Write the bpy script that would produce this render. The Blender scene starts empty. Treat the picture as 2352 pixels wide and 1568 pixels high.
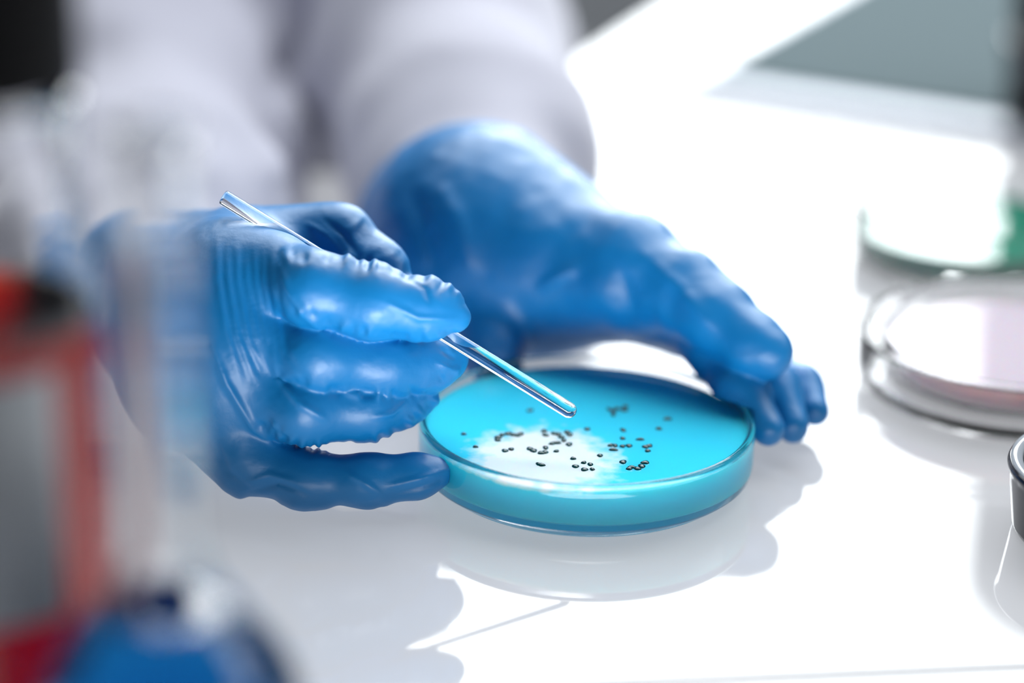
import bpy, math, random
import numpy as np
from mathutils import Matrix, Vector

S = bpy.context.scene
COL = S.collection
random.seed(4)
rng = np.random.default_rng(7)

# ---------------------------------------------------------------- camera
W_PX, H_PX, LENS = 2352, 1568, 85.0
F = LENS / 36.0 * W_PX
CAM = np.array([-0.020443, -0.596989, 0.266796])
FOCUS = 0.6230
R = np.array((Matrix.Rotation(math.radians(90 - 21.012), 3, 'X') @ Matrix.Rotation(math.radians(1.2377), 3, 'Z')))
cd = bpy.data.cameras.new('camera'); cam = bpy.data.objects.new('camera', cd); COL.objects.link(cam)
cam.matrix_world = Matrix.Translation(Vector(CAM)) @ Matrix(R.tolist()).to_4x4()
cd.lens = LENS; cd.sensor_width = 36; cd.clip_start = 0.02; cd.clip_end = 50
cd.dof.use_dof = True; cd.dof.focus_distance = FOCUS; cd.dof.aperture_fstop = 2.9
S.camera = cam

# ---------------------------------------------------------------- world, lights, exposure
S.view_settings.view_transform = 'Standard'; S.view_settings.look = 'None'
S.view_settings.gamma = 1.0; S.view_settings.use_curve_mapping = False
S.view_settings.exposure = 0.38
world = bpy.data.worlds.new('world'); S.world = world; world.use_nodes = True
wn = world.node_tree.nodes['Background']; wn.inputs[0].default_value = (0.80, 0.88, 1.0, 1); wn.inputs[1].default_value = 0.04

def area(name, loc, target, sx, sy, power, color):
    l = bpy.data.lights.new(name, 'AREA'); l.shape = 'RECTANGLE'; l.size = sx; l.size_y = sy; l.energy = power; l.color = color
    o = bpy.data.objects.new(name, l); COL.objects.link(o); o.location = loc
    o.rotation_euler = (Vector(target) - Vector(loc)).to_track_quat('-Z', 'Y').to_euler()
    return o
area('ceiling_panel_light', (0.3, 1.05, 1.75), (0, 0.1, 0), 2.6, 1.5, 54, (0.93, 0.97, 1.0))
front_fill = area('front_fill_light', (0.045, -0.152, 0.004), (0.045, -0.09, 0.075), 0.24, 0.03, 0.60, (0.97, 0.98, 1.0)); front_fill.data.spread = math.radians(105)  # unseen fill added to brighten the finger undersides and dish wall
area('side_fill_light', (1.0, 0.1, 0.75), (-0.02, 0.2, 0.12), 0.6, 0.5, 1.4, (0.95, 0.96, 1.0))  # added fill from the right to lift the coat sleeve, no window there

# ---------------------------------------------------------------- helpers
def ray(px, py):
    return R @ np.array([(px - W_PX / 2) / F, -(py - H_PX / 2) / F, -1.0])
def P(px, py, dz=0.0):            # image direction + distance behind (+) the focus plane in mm -> place in the room
    return CAM + ray(px, py) * (0.6257 + dz / 1000.0)
def on(px, py, z=0.0):            # where the view meets the horizontal plane at height z
    v = ray(px, py); return CAM + v * ((z - CAM[2]) / v[2])
def scale_at(dz): return (0.6257 + dz / 1000.0) / F      # metres per pixel

def tag(o, label=None, cat=None, group=None, kind=None):
    if label: o['label'] = label
    if cat: o['category'] = cat
    if group: o['group'] = group
    if kind: o['kind'] = kind
    return o
def empty(name, loc, rz=0.0):
    o = bpy.data.objects.new(name, None); COL.objects.link(o); o.location = loc; o.rotation_euler = (0, 0, rz)
    o.empty_display_size = 0.01
    return o
def mesh_obj(name, verts, faces, m=None, parent=None, smooth=True):
    me = bpy.data.meshes.new(name)
    me.from_pydata([tuple(map(float, v)) for v in verts], [], [tuple(int(i) for i in f) for f in faces])
    me.update(); me.validate()
    if smooth:
        me.polygons.foreach_set('use_smooth', [True] * len(me.polygons))
    o = bpy.data.objects.new(name, me); COL.objects.link(o)
    if m: me.materials.append(m)
    if parent: o.parent = parent
    return o
def lathe(name, prof, m, parent=None, seg=128, closed=False, arc=None, loc=(0, 0, 0)):
    """prof = [(r, z)...]; r = 0 points become poles; arc = (a0, a1) in radians for part of a turn"""
    V, Fc = [], []
    full = arc is None
    n = seg if full else seg + 1
    a0, a1 = (0, 2 * math.pi) if full else arc
    rows = []
    for r, z in prof:
        if r == 0:
            rows.append([len(V)] * n); V.append((0, 0, z))
        else:
            rows.append(list(range(len(V), len(V) + n)))
            for k in range(n):
                a = a0 + (a1 - a0) * k / seg
                V.append((r * math.cos(a), r * math.sin(a), z))
    pairs = list(zip(rows[:-1], rows[1:]))
    if closed: pairs.append((rows[-1], rows[0]))
    for A, B in pairs:
        for k in range(seg):
            k2 = (k + 1) % n
            f = [A[k], A[k2], B[k2], B[k]]
            g = []
            for i in f:
                if i not in g: g.append(i)
            if len(g) > 2: Fc.append(g)
    if not full and closed:
        Fc.append([r_[0] for r_ in rows]); Fc.append([r_[-1] for r_ in rows][::-1])
    o = mesh_obj(name, V, Fc, m, parent)
    o.location = loc
    return o
def round_prof(pts, rad, n=4):
    """round the corners of an (r,z) profile"""
    out = []
    for i, p in enumerate(pts):
        if i == 0 or i == len(pts) - 1 or p[0] == 0:
            out.append(p); continue
        a, b, c = np.array(pts[i - 1]), np.array(p), np.array(pts[i + 1])
        d1, d2 = np.linalg.norm(a - b), np.linalg.norm(c - b)
        r = min(rad, d1 * .45, d2 * .45)
        s, e = b + (a - b) / d1 * r, b + (c - b) / d2 * r
        for k in range(n + 1):
            t = k / n
            out.append(tuple((1 - t) ** 2 * s + 2 * t * (1 - t) * b + t * t * e))
    return out
def prism(name, pts, z0, z1, m, parent=None, bevel=0.0, kind=None):
    n = len(pts)
    V = [(x, y, z0) for x, y in pts] + [(x, y, z1) for x, y in pts]
    Fc = [list(range(n))[::-1], list(range(n, 2 * n))] + [[i, (i + 1) % n, (i + 1) % n + n, i + n] for i in range(n)]
    o = mesh_obj(name, V, Fc, m, parent, smooth=False)
    if bevel:
        b = o.modifiers.new('bevel', 'BEVEL'); b.width = bevel; b.segments = 3
    if kind: o['kind'] = kind
    return o
def box(name, x0, x1, y0, y1, z0, z1, m, parent=None, bevel=0.0, kind=None):
    return prism(name, [(x0, y0), (x1, y0), (x1, y1), (x0, y1)], z0, z1, m, parent, bevel, kind)

# ---------------------------------------------------------------- materials
def mat(name, color, rough=0.5, **kw):
    m = bpy.data.materials.new(name); m.use_nodes = True
    b = m.node_tree.nodes['Principled BSDF']
    b.inputs['Base Color'].default_value = (*color, 1); b.inputs['Roughness'].default_value = rough
    for k, v in kw.items():
        b.inputs[k.replace('_', ' ')].default_value = v
    return m
def noise_bump(m, scale, strength, dist=0.001, detail=3.0, stretch=None):
    nt = m.node_tree; b = nt.nodes['Principled BSDF']
    tc = nt.nodes.new('ShaderNodeTexCoord'); mp = nt.nodes.new('ShaderNodeMapping'); n = nt.nodes.new('ShaderNodeTexNoise'); bp = nt.nodes.new('ShaderNodeBump')
    if stretch: mp.inputs['Scale'].default_value = stretch
    n.inputs['Scale'].default_value = scale; n.inputs['Detail'].default_value = detail
    bp.inputs['Strength'].default_value = strength; bp.inputs['Distance'].default_value = dist
    nt.links.new(tc.outputs['Object'], mp.inputs[0]); nt.links.new(mp.outputs[0], n.inputs['Vector'])
    nt.links.new(n.outputs[0], bp.inputs['Height']); nt.links.new(bp.outputs[0], b.inputs['Normal'])
    return m
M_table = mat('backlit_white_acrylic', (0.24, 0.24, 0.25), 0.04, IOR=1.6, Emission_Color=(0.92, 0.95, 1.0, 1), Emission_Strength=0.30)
M_edge = mat('table_edge', (0.6, 0.63, 0.68), 0.3)
M_glove = noise_bump(mat('blue_nitrile', (0.0, 0.175, 0.46), 0.43, IOR=1.58), 260, 0.35, 0.0006, detail=5)
M_coat = noise_bump(mat('coat_cotton', (0.50, 0.50, 0.585), 0.9, Sheen_Weight=0.3), 1500, 0.2, 0.0005)
M_glass = mat('clear_glass', (1, 1, 1), 0.0, IOR=1.5, Transmission_Weight=1.0)
M_glass_g = mat('greenish_glass', (0.93, 0.99, 0.97), 0.0, IOR=1.5, Transmission_Weight=1.0)
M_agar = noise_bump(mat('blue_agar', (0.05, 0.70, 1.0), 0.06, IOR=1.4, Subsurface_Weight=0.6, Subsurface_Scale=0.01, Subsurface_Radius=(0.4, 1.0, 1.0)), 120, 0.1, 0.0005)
def painted_reflection(m):
    # white reflection painted into the base colour, irregular outline, left front of the agar
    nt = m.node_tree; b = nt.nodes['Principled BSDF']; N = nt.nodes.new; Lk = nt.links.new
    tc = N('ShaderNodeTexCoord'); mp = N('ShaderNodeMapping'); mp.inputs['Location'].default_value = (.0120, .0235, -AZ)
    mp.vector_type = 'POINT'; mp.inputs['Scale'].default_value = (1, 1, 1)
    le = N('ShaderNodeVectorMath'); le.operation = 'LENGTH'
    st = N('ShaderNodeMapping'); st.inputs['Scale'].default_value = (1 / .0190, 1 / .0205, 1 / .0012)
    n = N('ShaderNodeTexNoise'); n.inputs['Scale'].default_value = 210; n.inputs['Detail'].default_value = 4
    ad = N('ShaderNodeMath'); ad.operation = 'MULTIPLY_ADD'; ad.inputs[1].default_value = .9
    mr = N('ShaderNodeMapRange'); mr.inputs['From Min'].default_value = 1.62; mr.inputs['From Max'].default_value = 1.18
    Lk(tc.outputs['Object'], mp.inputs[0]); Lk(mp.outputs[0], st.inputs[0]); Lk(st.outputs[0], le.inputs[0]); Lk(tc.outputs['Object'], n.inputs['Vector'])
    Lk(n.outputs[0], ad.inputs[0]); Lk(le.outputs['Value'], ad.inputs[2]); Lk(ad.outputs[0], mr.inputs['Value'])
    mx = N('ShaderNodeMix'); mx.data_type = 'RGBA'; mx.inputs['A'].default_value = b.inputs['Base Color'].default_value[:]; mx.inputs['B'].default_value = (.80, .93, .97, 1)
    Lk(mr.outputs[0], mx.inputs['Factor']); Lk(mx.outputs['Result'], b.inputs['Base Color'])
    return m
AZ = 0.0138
painted_reflection(M_agar)
M_agar2 = mat('lilac_agar', (0.66, 0.58, 0.66), 0.06, IOR=1.5, Subsurface_Weight=0.5, Subsurface_Scale=0.01)
M_agar3 = mat('green_agar', (0.015, 0.22, 0.14), 0.05, IOR=1.7)
M_colony = mat('colony', (0.0, 0.055, 0.06), 0.2)
def liquid(name, tint, density):
    m = mat(name, (1, 1, 1), 0.0, IOR=1.33, Transmission_Weight=1.0)
    v = m.node_tree.nodes.new('ShaderNodeVolumeAbsorption'); v.inputs['Color'].default_value = (*tint, 1); v.inputs['Density'].default_value = density
    m.node_tree.links.new(v.outputs[0], m.node_tree.nodes['Material Output'].inputs['Volume'])
    return m
M_red = liquid('red_liquid', (0.945, 0.34, 0.03), 420)
M_blue = liquid('blue_liquid', (0.0, 0.66, 0.84), 130)
M_black = mat('black_plastic', (0.004, 0.004, 0.005), 0.6, Specular_IOR_Level=0.2)
M_label = mat('paper_label', (0.50, 0.53, 0.56), 0.8)
M_dark = mat('dark_glass', (0.012, 0.012, 0.02), 0.08, IOR=1.5)
M_darkin = mat('dark_dish_inside', (0.35, 0.38, 0.42), 0.15)
M_floor = mat('dark_floor', (0.035, 0.037, 0.036), 0.6)
M_wall = mat('wall_paint', (0.5, 0.52, 0.55), 0.9)
M_panel = mat('matte_grey', (0.13, 0.165, 0.175), 0.8, Specular_IOR_Level=0.0)
M_panel_frame = mat('pale_frame', (0.55, 0.60, 0.68), 0.35, Specular_IOR_Level=0.3)
M_win = bpy.data.materials.new('daylight_pane'); M_win.use_nodes = True
_b = M_win.node_tree.nodes['Principled BSDF']; _b.inputs['Base Color'].default_value = (0, 0, 0, 1)
_b.inputs['Emission Color'].default_value = (0.93, 0.98, 1.0, 1); _b.inputs['Emission Strength'].default_value = 8.5
M_frame = mat('window_frame', (0.7, 0.7, 0.7), 0.5)

# ---------------------------------------------------------------- the room
FZ = -0.76
box('floor', -3, 3.5, -2, 3.0, FZ - 0.05, FZ, M_floor, kind='structure')
WX0, WX1, WZ0, WZ1, WY = -0.25, 1.15, 0.35, 2.3, 2.6
box('wall_back', -3, WX0, WY, WY + .1, FZ, 3.0, M_wall, kind='structure')
for nm, a in (('wall_back_right', (WX1, 3.5, FZ, 3.0)), ('wall_back_sill', (WX0, WX1, FZ, WZ0)), ('wall_back_head', (WX0, WX1, WZ1, 3.0))):
    box(nm, a[0], a[1], WY, WY + .1, a[2], a[3], M_wall, kind='structure')
wi = box('window_1', WX0, WX1, WY + .04, WY + .05, WZ0, WZ1, M_win, kind='structure')
wf = box('window_frame', WX0, WX0 + .05, WY - .01, WY + .04, WZ0, WZ1, M_frame, wi)
box('window_frame', WX1 - .05, WX1, WY - .01, WY + .04, WZ0, WZ1, M_frame, wi)
box('window_frame', WX0, WX1, WY - .01, WY + .04, WZ1 - .05, WZ1, M_frame, wi)
box('window_frame', WX0, WX1, WY - .01, WY + .04, WZ0, WZ0 + .05, M_frame, wi)

# ---------------------------------------------------------------- table
tb = tag(empty('table', (0.3, 0.1, FZ)), 'glossy white light table that mirrors the dishes and gloves', 'table')
def rel(o, root):
    o.location = tuple(Vector(o.location) - root.location)
    return o
s0, s1 = np.array([0.01309, -0.11397]), np.array([0.09913, -0.10258])
sd = (s1 - s0) / np.linalg.norm(s1 - s0)
def seam(x): return s0[1] + (x - s0[0]) * sd[1] / sd[0]
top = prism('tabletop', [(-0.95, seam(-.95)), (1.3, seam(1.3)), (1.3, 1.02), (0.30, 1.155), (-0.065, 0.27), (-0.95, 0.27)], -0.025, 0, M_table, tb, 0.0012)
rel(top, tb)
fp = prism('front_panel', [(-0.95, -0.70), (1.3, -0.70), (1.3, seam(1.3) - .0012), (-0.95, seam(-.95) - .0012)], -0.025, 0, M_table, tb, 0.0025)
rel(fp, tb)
for x, y in ((-0.85, -0.6), (1.2, -0.6), (1.2, 0.9), (-0.85, 0.22)):
    rel(box('leg', x - .03, x + .03, y - .03, y + .03, FZ, -0.0255, M_edge, tb, .004), tb)

# ---------------------------------------------------------------- petri dishes
def dish(loc, r, h, name='petri_dish', wall=0.0015, base=0.0035, foot=0.0015):
    root = empty(name, loc)
    prof = [(0, foot), (r - .0062, foot), (r - .0056, 0.0001), (r - .0046, 0.0001), (r - .0042, foot), (r - .0022, foot + .0004), (r - .0006, foot + .0018),
            (r, foot + .0042), (r, h - .0009), (r - wall * .5, h), (r - wall, h - .0008), (r - wall, foot + base + .0006), (r - wall - .0012, foot + base), (0, foot + base)]
    g = lathe('dish', round_prof(prof, .0005, 3), M_glass, root, 192)
    return root, g
root, g = dish((0, 0, 0), .045, .0167, wall=.0021)
tag(root, 'glass petri dish of bright blue agar with dark spots, under the rod tip', 'petri dish', 'petri dishes on the white table')
AZ = 0.0138
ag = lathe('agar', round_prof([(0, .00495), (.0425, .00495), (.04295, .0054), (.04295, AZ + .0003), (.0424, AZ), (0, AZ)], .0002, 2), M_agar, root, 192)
cpts = [(155,430),(275,560),(510,462),(500,492),(545,440),(610,425),(660,437),(735,430),(700,443),(575,600),(640,585),(830,580),(868,600),(945,622),(985,615),(990,570),
        (922,738),(950,745),(975,398),(988,440),(1080,425),(1120,432),(1100,605),(1150,462),(1175,495),(1230,535),(1235,435),(1062,525),(1108,520),(1210,410),
        (1270,680),(1295,760),(1380,722),(1445,740),(1385,792),(1465,790),(1415,380),(1545,650),(1655,545),(1680,590),(1700,548),(1775,555),(1840,550),(1775,475),(1780,390),
        (1955,485),(2010,560),(2045,550),(2030,602),(1780,715),(1845,782),(1868,768),(1925,782),(1970,757),(2005,720),(1640,180),(1680,192),(1722,172),(1790,185),(1680,232),(1805,150),(2235,275),(2145,375),(832,190)]
def blob(name, m, parent, c, rx, ry, rz, rot):
    V, Fc = [], []
    nu, nv = 12, 5
    for j in range(nv):
        t = j / (nv - 1) * math.pi / 2
        for i in range(nu):
            a = 2 * math.pi * i / nu
            k = 1 + .12 * math.sin(3 * a + rot * 5)
            x, y = rx * k * math.cos(a) * math.cos(t * .98), ry * k * math.sin(a) * math.cos(t * .98)
            V.append((c[0] + x * math.cos(rot) - y * math.sin(rot), c[1] + x * math.sin(rot) + y * math.cos(rot), c[2] + rz * math.sin(t)))
    for j in range(nv - 1):
        for i in range(nu):
            Fc.append([j * nu + i, j * nu + (i + 1) % nu, (j + 1) * nu + (i + 1) % nu, (j + 1) * nu + i])
    Fc.append([(nv - 1) * nu + i for i in range(nu)])
    return mesh_obj(name, V, Fc, m, parent)
for x, y in cpts:
    c = on(1030 + x / 4.438, 900 + y / 4.438, AZ)
    blob('colony', M_colony, ag, (c[0], c[1], AZ - .0001), .00082 * random.uniform(.8, 1.25), .0010 * random.uniform(.8, 1.3), .0006, random.uniform(0, 3))

c2 = on(2345, 762, .0175)
root2, g2 = dish((c2[0], c2[1], 0), .0475, .0175, wall=.0022)
tag(root2, 'glass petri dish of pale lilac agar at the right, in front of the green one', 'petri dish', 'petri dishes on the white table')
g2.name = 'lid'
lathe('dish', round_prof([(0, .0055), (.0385, .0055), (.0405, .0070), (.0405, .0158), (.0398, .0166), (.0391, .0158), (.0391, .0082), (.038, .0074), (0, .0074)], .0004, 3), M_glass, root2, 160)
lathe('agar', round_prof([(0, .0076), (.0384, .0076), (.0388, .0080), (.0388, .0132), (.0384, .0129), (0, .0129)], .0002, 2), M_agar2, root2, 160)
c3 = on(2225, 516, .012)
root3, g3 = dish((c3[0], c3[1], 0), .040, .021, wall=.0020)
tag(root3, 'glass petri dish of green agar with a white shine, furthest back', 'petri dish', 'petri dishes on the white table')
lathe('agar', round_prof([(0, .0051), (.0374, .0051), (.0378, .0056), (.0378, .0122), (.0374, .012), (0, .012)], .0002, 2), M_agar3, root3, 160)

cdk = on(2592, 1232, 0)
dk = tag(empty('dark_dish', (cdk[0], cdk[1], 0)), 'small black glass dish cut off by the right edge of the photo', 'dish')
lathe('dish', round_prof([(0, .0002), (.0285, .0002), (.0298, .002), (.0318, .0165), (.0325, .0185), (.0318, .0195), (.0290, .0195), (.0282, .018), (.0262, .004), (0, .0035)], .0007, 4), M_dark, dk, 160)
lathe('inner_ring', [(.0316, .01955), (.0316, .0199), (.0288, .0199), (.0280, .0180), (.0284, .0178), (.0290, .0196)], M_darkin, dk, 160, closed=True)

# ---------------------------------------------------------------- glass rod
ra, rb = P(512, 452, 2), P(1322, 951, -3)
L = np.linalg.norm(rb - ra)
rod_r = .00205
prof = [(0, 0)] + [(rod_r * math.sin(t), rod_r * (1 - math.cos(t))) for t in np.linspace(.25, math.pi / 2, 7)]
prof += [(rod_r, L - .0006), (rod_r * .9, L - .0001), (rod_r * .5, L), (0, L)]
rod = lathe('glass_stirring_rod', prof, M_glass, seg=48)
rod.location = rb
rod.rotation_euler = Vector(ra - rb).to_track_quat('Z', 'Y').to_euler()
tag(rod, 'clear glass stirring rod held in blue gloved fingers above the dish', 'glass rod')

# ---------------------------------------------------------------- reagent bottle
def rot_loc(px, py, depth): return CAM + ray(px, py) * depth
bl = rot_loc(-62, 1100, 0.467)
bt = tag(empty('reagent_bottle', (bl[0], bl[1], 0)), 'tall glass bottle of red liquid with grey label and black cap', 'bottle')
outer = [(0, .001), (.024, .0003), (.0266, .003), (.0267, .104), (.0262, .110), (.0245, .117), (.0225, .124), (.0215, .131), (.0222, .139), (.0235, .146), (.0240, .149), (.0215, .150)]
inner = [(.0195, .150), (.0198, .131), (.0207, .124), (.0228, .116), (.0246, .109), (.0251, .103), (.0251, .004), (.023, .003), (0, .003)]
lathe('bottle_body', round_prof(outer + inner, .001, 3), M_glass, bt, 96)
lathe('red_liquid', round_prof([(0, .0028), (.0231, .0028), (.0256, .0042), (.0256, .103), (.0250, .1075), (.0240, .1070), (0, .1070)], .0004, 2), M_red, bt, 96)
lathe('cap', round_prof([(0, .1508), (.0200, .1508), (.0236, .1515), (.0240, .153), (.0240, .184), (.0225, .186), (0, .186)], .001, 3), M_black, bt, 96)
va = math.atan2(CAM[1] - bl[1], CAM[0] - bl[0])
lathe('label', [(.02685, .053), (.02685, .1025), (.0270, .1025), (.0270, .053)], M_label, bt, 60, closed=True, arc=(va - 1.9, va + .62))

# ---------------------------------------------------------------- long-necked flask
fl = rot_loc(366, 900, 0.42)
fk = tag(empty('flask', (fl[0], fl[1], 0)), 'long-necked clear glass flask of dark blue liquid beside the red bottle', 'flask')
o_ = [(0, .001), (.0255, .0003), (.0275, .003), (.0280, .030), (.0262, .043), (.0215, .054), (.0150, .0625), (.0088, .0705), (.0066, .0765), (.0061, .083), (.0061, .149), (.0071, .1515), (.0076, .1535), (.0068, .155)]
i_ = [(.0050, .155), (.0044, .150), (.0044, .083), (.0049, .0765), (.0073, .0692), (.0138, .0615), (.0203, .053), (.0249, .0425), (.0266, .030), (.0262, .004), (.0245, .0028), (0, .0026)]
lathe('flask_body', round_prof(o_ + i_, .002, 4), M_glass, fk, 96)
lathe('blue_liquid', round_prof([(0, .0023), (.0246, .0026), (.0267, .0042), (.0271, .030), (.0254, .0425), (.0208, .0533), (.0143, .0619), (.0112, .0650), (0, .0648)], .0006, 2), M_blue, fk, 96)

# ---------------------------------------------------------------- framed panel and black case behind
lc = on(1555, 222, 0)
ang = math.radians(-25.5)
lp = tag(empty('flat_panel', (lc[0], lc[1], 0), ang), 'flat matte grey panel in a pale frame lying at the far right of the table', 'panel')
fr = box('frame', 0, .42, 0, .30, .0003, .006, M_panel_frame, lp, .002)
box('grey_sheet', .006, .412, .019, .290, .0061, .0075, M_panel, lp, .0006)
bc = on(2640, 330, 0)
bk = tag(empty('black_case', (bc[0], bc[1], 0.0), ang), 'upright black case at the top right corner, beyond the grey panel', 'case')
lathe('case_body', round_prof([(0, .0085), (.055, .0085), (.058, .012), (.058, .20), (.052, .208), (0, .208)], .003, 4), M_black, bk, 64)
lathe('case_collar', round_prof([(.0582, .03), (.060, .031), (.060, .040), (.0582, .041)], .001, 2), M_dark, bk, 64, closed=True)

# ---------------------------------------------------------------- implicit modelling for gloves and coat
def smin(a, b, k):
    if k <= 0: return np.minimum(a, b)
    h = np.clip(.5 + .5 * (b - a) / k, 0, 1)
    return b * (1 - h) + a * h - k * h * (1 - h)
def cone(X, a, b, ra, rb):
    ba = b - a; L2 = float(ba @ ba)
    pa = X - a.astype(np.float32)
    h = np.clip((pa @ ba.astype(np.float32)) / L2, 0, 1)
    q = pa - h[..., None] * ba.astype(np.float32)
    return np.sqrt((q * q).sum(-1)) - (ra + (rb - ra) * h)
def chain(X, pts, k):
    d = None
    for (a, r0), (b, r1) in zip(pts[:-1], pts[1:]):
        c = cone(X, a, b, r0, r1)
        d = c if d is None else smin(d, c, k)
    return d
def surface_nets(f, org, h):
    s = f < 0
    nx, ny, nz = f.shape
    acc = np.zeros((nx - 1, ny - 1, nz - 1, 3), np.float32); cnt = np.zeros((nx - 1, ny - 1, nz - 1), np.int16)
    for ax in range(3):
        sl0 = [slice(None)] * 3; sl1 = [slice(None)] * 3
        sl0[ax] = slice(0, -1); sl1[ax] = slice(1, None)
        f0, f1 = f[tuple(sl0)], f[tuple(sl1)]
        cr = (s[tuple(sl0)] != s[tuple(sl1)])
        t = np.where(cr, f0 / np.where(cr, f0 - f1, 1), 0).astype(np.float32)
        o1, o2 = [i for i in range(3) if i != ax]
        for u in (0, 1):
            for v in (0, 1):
                sl = [slice(None)] * 3
                sl[o1] = slice(u, f.shape[o1] - 1 + u); sl[o2] = slice(v, f.shape[o2] - 1 + v)
                c = cr[tuple(sl)]
                acc[..., ax] += np.where(c, t[tuple(sl)], 0); acc[..., o1] += np.where(c, u, 0); acc[..., o2] += np.where(c, v, 0)
                cnt += c
    act = cnt > 0
    ids = -np.ones(act.shape, np.int64); ids[act] = np.arange(act.sum())
    base = np.argwhere(act).astype(np.float32)
    V = org + (base + acc[act] / cnt[act][:, None]) * h
    quads = []
    for ax in range(3):
        o1, o2 = (ax + 1) % 3, (ax + 2) % 3
        sl0 = [slice(1, -1)] * 3; sl1 = [slice(1, -1)] * 3
        sl0[ax] = slice(0, -1); sl1[ax] = slice(1, None)
        a, b = s[tuple(sl0)], s[tuple(sl1)]
        idx = np.argwhere(a != b)
        sgn = a[a != b]
        off = np.array([1, 1, 1]); off[ax] = 0
        idx = idx + off
        def cid(du, dv):
            j = idx.copy(); j[:, o1] -= du; j[:, o2] -= dv
            return ids[j[:, 0], j[:, 1], j[:, 2]]
        q = np.stack([cid(1, 1), cid(0, 1), cid(0, 0), cid(1, 0)], 1)
        q[~sgn] = q[~sgn][:, ::-1]
        quads.append(q)
    return V, np.concatenate(quads)
def grid(lo, hi, h):
    n = [int(math.ceil((hi[i] - lo[i]) / h)) + 1 for i in range(3)]
    ax = [(lo[i] + h * np.arange(n[i])).astype(np.float32) for i in range(3)]
    return np.stack(np.meshgrid(*ax, indexing='ij'), -1)
def vnormals(V, Q):
    n = np.cross(V[Q[:, 2]] - V[Q[:, 0]], V[Q[:, 3]] - V[Q[:, 1]])
    N = np.zeros_like(V)
    for i in range(4): np.add.at(N, Q[:, i], n)
    return N / (np.linalg.norm(N, axis=1)[:, None] + 1e-12)
def laplace(V, Q, it, lam=.5):
    e = np.concatenate([Q[:, [0, 1]], Q[:, [1, 2]], Q[:, [2, 3]], Q[:, [3, 0]]])
    e = np.concatenate([e, e[:, ::-1]])
    deg = np.bincount(e[:, 0], minlength=len(V))[:, None]
    for _ in range(it):
        A = np.stack([np.bincount(e[:, 0], weights=V[e[:, 1], k], minlength=len(V)) for k in range(3)], 1)
        V = V + lam * (A / np.maximum(deg, 1) - V)
    return V
_tab = rng.random((64, 64, 64)).astype(np.float32)
def vnoise(Pm):
    i = np.floor(Pm).astype(int); f = Pm - i; f = f * f * (3 - 2 * f)
    o = 0
    for a in (0, 1):
        for b in (0, 1):
            for c in (0, 1):
                w = (f[:, 0] if a else 1 - f[:, 0]) * (f[:, 1] if b else 1 - f[:, 1]) * (f[:, 2] if c else 1 - f[:, 2])
                o = o + w * _tab[(i[:, 0] + a) % 64, (i[:, 1] + b) % 64, (i[:, 2] + c) % 64]
    return o * 2 - 1
def project(V):
    q = (V - CAM) @ R
    return np.stack([W_PX / 2 + F * q[:, 0] / -q[:, 2], H_PX / 2 - F * q[:, 1] / -q[:, 2]], 1)
def seg_dist(p, poly):
    """distance of 2-D points to a polyline, and the fraction along it"""
    best = np.full(len(p), 1e9); tt = np.zeros(len(p)); n = len(poly) - 1
    for i in range(n):
        a, b = np.array(poly[i], float), np.array(poly[i + 1], float)
        ab = b - a; t = np.clip(((p - a) @ ab) / (ab @ ab), 0, 1)
        d = np.linalg.norm(p - a - t[:, None] * ab, axis=1)
        m = d < best; best[m] = d[m]; tt[m] = (i + t[m]) / n
    return best, tt
def fast_mesh(name, V, Q, m, parent):
    me = bpy.data.meshes.new(name)
    me.vertices.add(len(V)); me.vertices.foreach_set('co', V.astype(np.float32).ravel())
    me.loops.add(Q.size); me.loops.foreach_set('vertex_index', Q.astype(np.int32).ravel())
    me.polygons.add(len(Q)); me.polygons.foreach_set('loop_start', np.arange(0, Q.size, 4, dtype=np.int32))
    me.update(calc_edges=True); me.validate()
    me.polygons.foreach_set('use_smooth', np.ones(len(Q), bool))
    me.materials.append(m)
    o = bpy.data.objects.new(name, me); COL.objects.link(o); o.parent = parent
    return o
def K(px, py, dz, rpx):            # joint: place + radius given in image pixels at that depth
    return (P(px, py, dz), rpx * scale_at(dz))
def bounds(groups, pad):
    pts = np.array([p for g in groups for p, r in g]); rr = max(r for g in groups for p, r in g)
    lo = np.min([p - r for g in groups for p, r in g], 0) - pad; hi = np.max([p + r for g in groups for p, r in g], 0) + pad
    return lo, hi

person = tag(empty('person', (-0.22, 0.42, FZ)), 'person in a pale lab coat and blue gloves holding a glass rod over the dish', 'person')
def to_person(V): return V - np.array(person.location)

def rest(V):                       # fingers stop at the table top and at the wall of the dish
    V = V.copy(); V[:, 2] = np.maximum(V[:, 2], .0005)
    rr = np.hypot(V[:, 0], V[:, 1]); m = (rr < .0453) & (V[:, 2] < .0172)
    V[m, :2] *= (.0453 / rr[m])[:, None]
    return V
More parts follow.
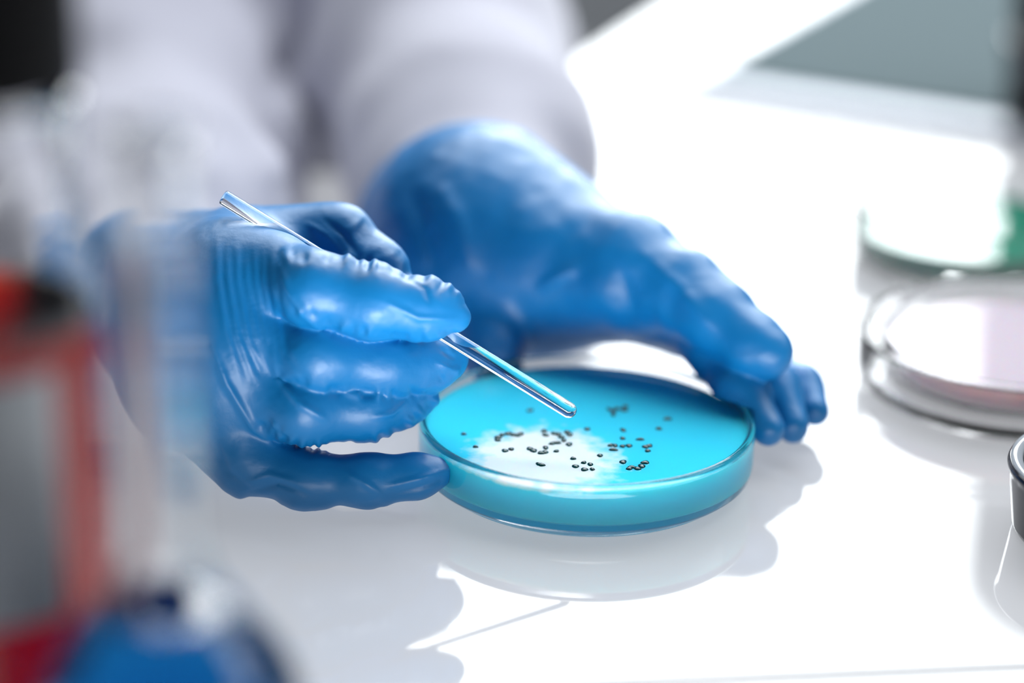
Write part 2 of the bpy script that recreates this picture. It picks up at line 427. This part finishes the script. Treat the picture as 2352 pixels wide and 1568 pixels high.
# ---- the hand that holds the rod
h1_palm = [
    [K(350, 690, 62, 125), K(430, 680, 38, 130), K(530, 640, 8, 112), K(590, 630, 4, 96)],
    [K(350, 690, 62, 125), K(430, 720, 36, 125), K(530, 740, 4, 110), K(590, 750, 4, 95)],
    [K(350, 740, 62, 125), K(440, 820, 36, 125), K(520, 850, 3, 108), K(580, 870, 4, 95)],
    [K(380, 760, 60, 125), K(450, 900, 36, 118), K(520, 985, 6, 92)],
    [K(530, 660, 12, 115), K(530, 760, 8, 118), K(515, 900, 10, 115)],
    [K(440, 640, 44, 120), K(330, 605, 62, 100), K(262, 600, 74, 88)],
    [K(420, 640, 50, 110), K(560, 580, 26, 75), K(640, 560, 24, 70)],
]
h1_fingers = {
    'index': [K(570, 630, 14, 80), K(640, 625, -2, 74), K(720, 662, -13, 80), K(860, 692, -13, 80), K(975, 708, -10, 66), K(1040, 721, -8, 43)],
    'middle': [K(570, 750, 16, 80), K(640, 775, 0, 78), K(730, 818, -7, 82), K(880, 834, -1, 77), K(985, 828, 5, 64), K(1032, 816, 8, 44)],
    'ring': [K(560, 870, 14, 80), K(620, 905, 1, 82), K(700, 938, -5, 74), K(840, 934, 0, 72), K(925, 915, 6, 57), K(968, 908, 9, 38)],
    'little': [K(520, 990, 14, 90), K(570, 1050, 4, 80), K(700, 1101, 1, 59), K(850, 1104, -1, 54), K(960, 1093, -1, 43), K(1010, 1084, -1, 29)],
    'thumb': [K(560, 580, 28, 70), K(700, 548, 22, 68), K(778, 548, 20, 72), K(868, 618, 15, 60), K(950, 700, 8, 46)],
}
def build_hand(palm, fingers, cuff, h, kf=.004, kp=.012, kj=.006):
    lo, hi = bounds(palm + list(fingers.values()) + ([cuff] if cuff else []), .004)
    X = grid(lo, hi, h)
    d = None
    for g in palm:
        c = chain(X, g, kp); d = c if d is None else smin(d, c, kp)
    if cuff:
        d = smin(d, chain(X, cuff, kp), kp)
    res = d
    for g in fingers.values():
        f = chain(X, g, kj)
        res = np.minimum(res, smin(d, f, .007)) if False else smin(res, smin(d, f, .005), .0002)
    V, Q = surface_nets(res, lo, h)
    V = laplace(V, Q, 3)
    return V, Q
V, Q = build_hand(h1_palm, h1_fingers, None, .0006)
def wrinkle(V, Q, creases, noise=.00025, nscale=(140, 140, 140), rag=None):
    N = vnormals(V, Q); p = project(V)
    facing = np.clip(-(N * ((V - CAM) / np.linalg.norm(V - CAM, axis=1)[:, None])).sum(1) * 3, 0, 1)
    disp = noise * vnoise(V * np.array(nscale)) + noise * .5 * vnoise(V * np.array(nscale) * 2.7 + 11)
    for poly, w, amp in creases:
        d, t = seg_dist(p, poly)
        disp += amp * np.exp(-(d / w) ** 2) * np.sin(np.pi * np.clip(t, .02, .98)) ** .8 * facing
    if rag:
        for poly, w, amp, per in rag:
            d, t = seg_dist(p, poly)
            disp += amp * np.exp(-(d / w) ** 2) * vnoise(np.stack([t * per, t * 0 + per, d / w * .4], 1))
    return V + N * disp[:, None]
cr1 = []
for i, (x0, x1, x2, x3) in enumerate([(500, 502, 520, 560), (520, 524, 545, 600), (543, 546, 570, 640), (563, 566, 592, 660), (582, 586, 612, 690), (603, 604, 628, 700), (624, 622, 645, 720)]):
    q_ = [0, 22, -8, 30, 6, 18, -4][i]
    cr1.append(([(x0, 545 + i * 6 + q_), (x1, 640), (x2, 760 + i * 8), (x3, 900 + i * 6)], 9, .00045))
    cr1.append(([(x0 + 11, 550 + i * 6), (x1 + 11, 645), (x2 + 13, 765 + i * 8), (x3 + 20, 900 + i * 6)], 8, -.0004))
cr1 += [([(640, 600), (660, 660), (700, 720), (760, 780)], 9, .0010), ([(620, 800), (640, 870), (690, 930), (760, 970)], 9, .0010),
        ([(480, 780), (520, 880), (580, 980), (640, 1030)], 8, .0011), ([(490, 1000), (520, 1080), (580, 1130)], 8, -.0007),
        ([(790, 1080), (840, 1110), (880, 1140)], 6, .0007), ([(1000, 830), (1040, 850), (1060, 840)], 5, .0007), ([(1010, 800), (1050, 825)], 5, -.0007), ([(880, 690), (960, 730), (1060, 735)], 6, .0006), ([(940, 640), (975, 660), (990, 700)], 6, -.0007), ([(700, 510), (750, 540), (800, 600)], 8, .0006), ([(740, 500), (790, 540), (830, 600)], 7, -.0007), ([(560, 1110), (620, 1090), (690, 1110)], 7, .0006), ([(560, 1135), (640, 1110), (720, 1140)], 6, -.0005), ([(640, 985), (655, 1005), (650, 1025)], 5, -.0007), ([(620, 960), (640, 985), (635, 1010)], 5, .0007), ([(880, 1120), (960, 1100), (1040, 1075)], 6, .0009), ([(900, 1135), (970, 1118), (1040, 1092)], 5, -.0007),
        ([(850, 960), (900, 950), (940, 915)], 6, .0007)]
V = wrinkle(V, Q, cr1, .00012, (150, 150, 150), rag=[
    ([(640, 590), (780, 590), (870, 612), (1000, 640), (1085, 700)], 20, .0011, 30),
    ([(680, 710), (800, 755), (920, 775), (1040, 765)], 14, .0008, 30),
    ([(650, 870), (820, 905), (940, 905), (1060, 850)], 14, .0008, 32),
    ([(600, 980), (700, 1022), (775, 1032), (900, 1000), (1000, 920)], 14, .0010, 34),
    ([(500, 1130), (600, 1150), (700, 1162), (870, 1158)], 14, .0006, 12),
    ([(790, 500), (860, 560), (930, 620)], 30, .0006, 12)])
V = laplace(V, Q, 1)
V = rest(V)
fast_mesh('glove', to_person(V), Q, M_glove, person)['label'] = 'blue glove whose fingers hold the glass rod'

# ---- the hand that steadies the dish
h2_palm = [
    [K(1110, 560, 92, 240), K(1240, 600, 82, 190), K(1440, 625, 64, 122)],
    [K(1110, 560, 95, 240), K(1300, 625, 88, 130), K(1560, 720, 78, 85)],
    [K(1440, 625, 64, 120), K(1590, 730, 70, 80)],
]
h2_f = {
    'index': [K(1440, 625, 62, 118), K(1560, 665, 52, 92), K(1650, 728, 42, 78), K(1735, 795, 34, 66), K(1768, 812, 31, 54)],
    'middle': [K(1540, 700, 66, 90), K(1640, 800, 50, 60), K(1700, 900, 36, 52), K(1765, 985, 28, 40)],
    'ring': [K(1580, 720, 74, 80), K(1720, 830, 58, 56), K(1780, 890, 44, 50), K(1822, 980, 35, 38)],
    'little': [K(1600, 730, 84, 70), K(1750, 830, 72, 50), K(1840, 890, 56, 44), K(1872, 945, 47, 36)],
    'thumb': [K(1080, 640, 85, 150), K(1120, 720, 75, 90), K(1130, 800, 66, 66), K(1135, 850, 60, 55)],
}
V, Q = build_hand(h2_palm, h2_f, [K(1110, 560, 95, 238), K(1075, 555, 115, 236), K(1050, 550, 135, 238)], .0009)
cr2 = [([(1230, 670), (1290, 630), (1340, 600)], 14, .0012), ([(1450, 560), (1560, 660), (1660, 780)], 16, .0010), ([(1400, 560), (1450, 700), (1440, 780)], 18, -.0008), ([(1000, 420), (1060, 520), (1080, 640)], 22, .0012), ([(940, 420), (980, 540), (1010, 660)], 22, -.0015)]
V = wrinkle(V, Q, cr2, .0006, (80, 80, 80))
V = laplace(V, Q, 1)
V = rest(V)
fast_mesh('glove', to_person(V), Q, M_glove, person)['label'] = 'blue glove steadying the rim of the dish'

# ---- lab coat
def J(px, py, dz, rmm): return (P(px, py, dz), rmm / 1000.0)
coat = [
    [J(1110, 520, 140, 34), J(1085, 380, 190, 38), J(975, 100, 290, 50), J(850, -500, 420, 75)],
    [J(330, 690, 90, 27), J(330, 560, 160, 42), J(250, 260, 260, 55), J(200, -400, 420, 75)],
    [J(480, 200, 435, 130), J(480, -500, 440, 150), J(480, -1000, 460, 130)],
]
lo, hi = bounds(coat, .01)
X = grid(lo, hi, .0045)
d = chain(X, coat[2], .05)
for g in coat[:2]: d = smin(d, chain(X, g, .03), .012)
d = smin(d, chain(X, [J(630, 170, 262, 5), J(640, 330, 235, 9), J(645, 520, 215, 13)], .01), .004)
d = np.where(X[..., 1] < .276, np.maximum(d, .002 - X[..., 2]), np.maximum(d, -.35 - X[..., 2]))
V, Q = surface_nets(d, lo, .0045)
V = laplace(V, Q, 3)
V = wrinkle(V, Q, [([(690, -60), (660, 100), (640, 200)], 28, -.012), ([(640, 220), (640, 330), (640, 440)], 40, .010)], .0045, (16, 16, 16))
m_ = (V[:, 1] < .276) & (V[:, 2] > -.02); V[m_, 2] = np.maximum(V[m_, 2], .0015)
m_ = (V[:, 2] < .0015) & (V[:, 1] < .276); V[m_, 1] = .276
co = fast_mesh('lab_coat', to_person(V), Q, M_coat, person)
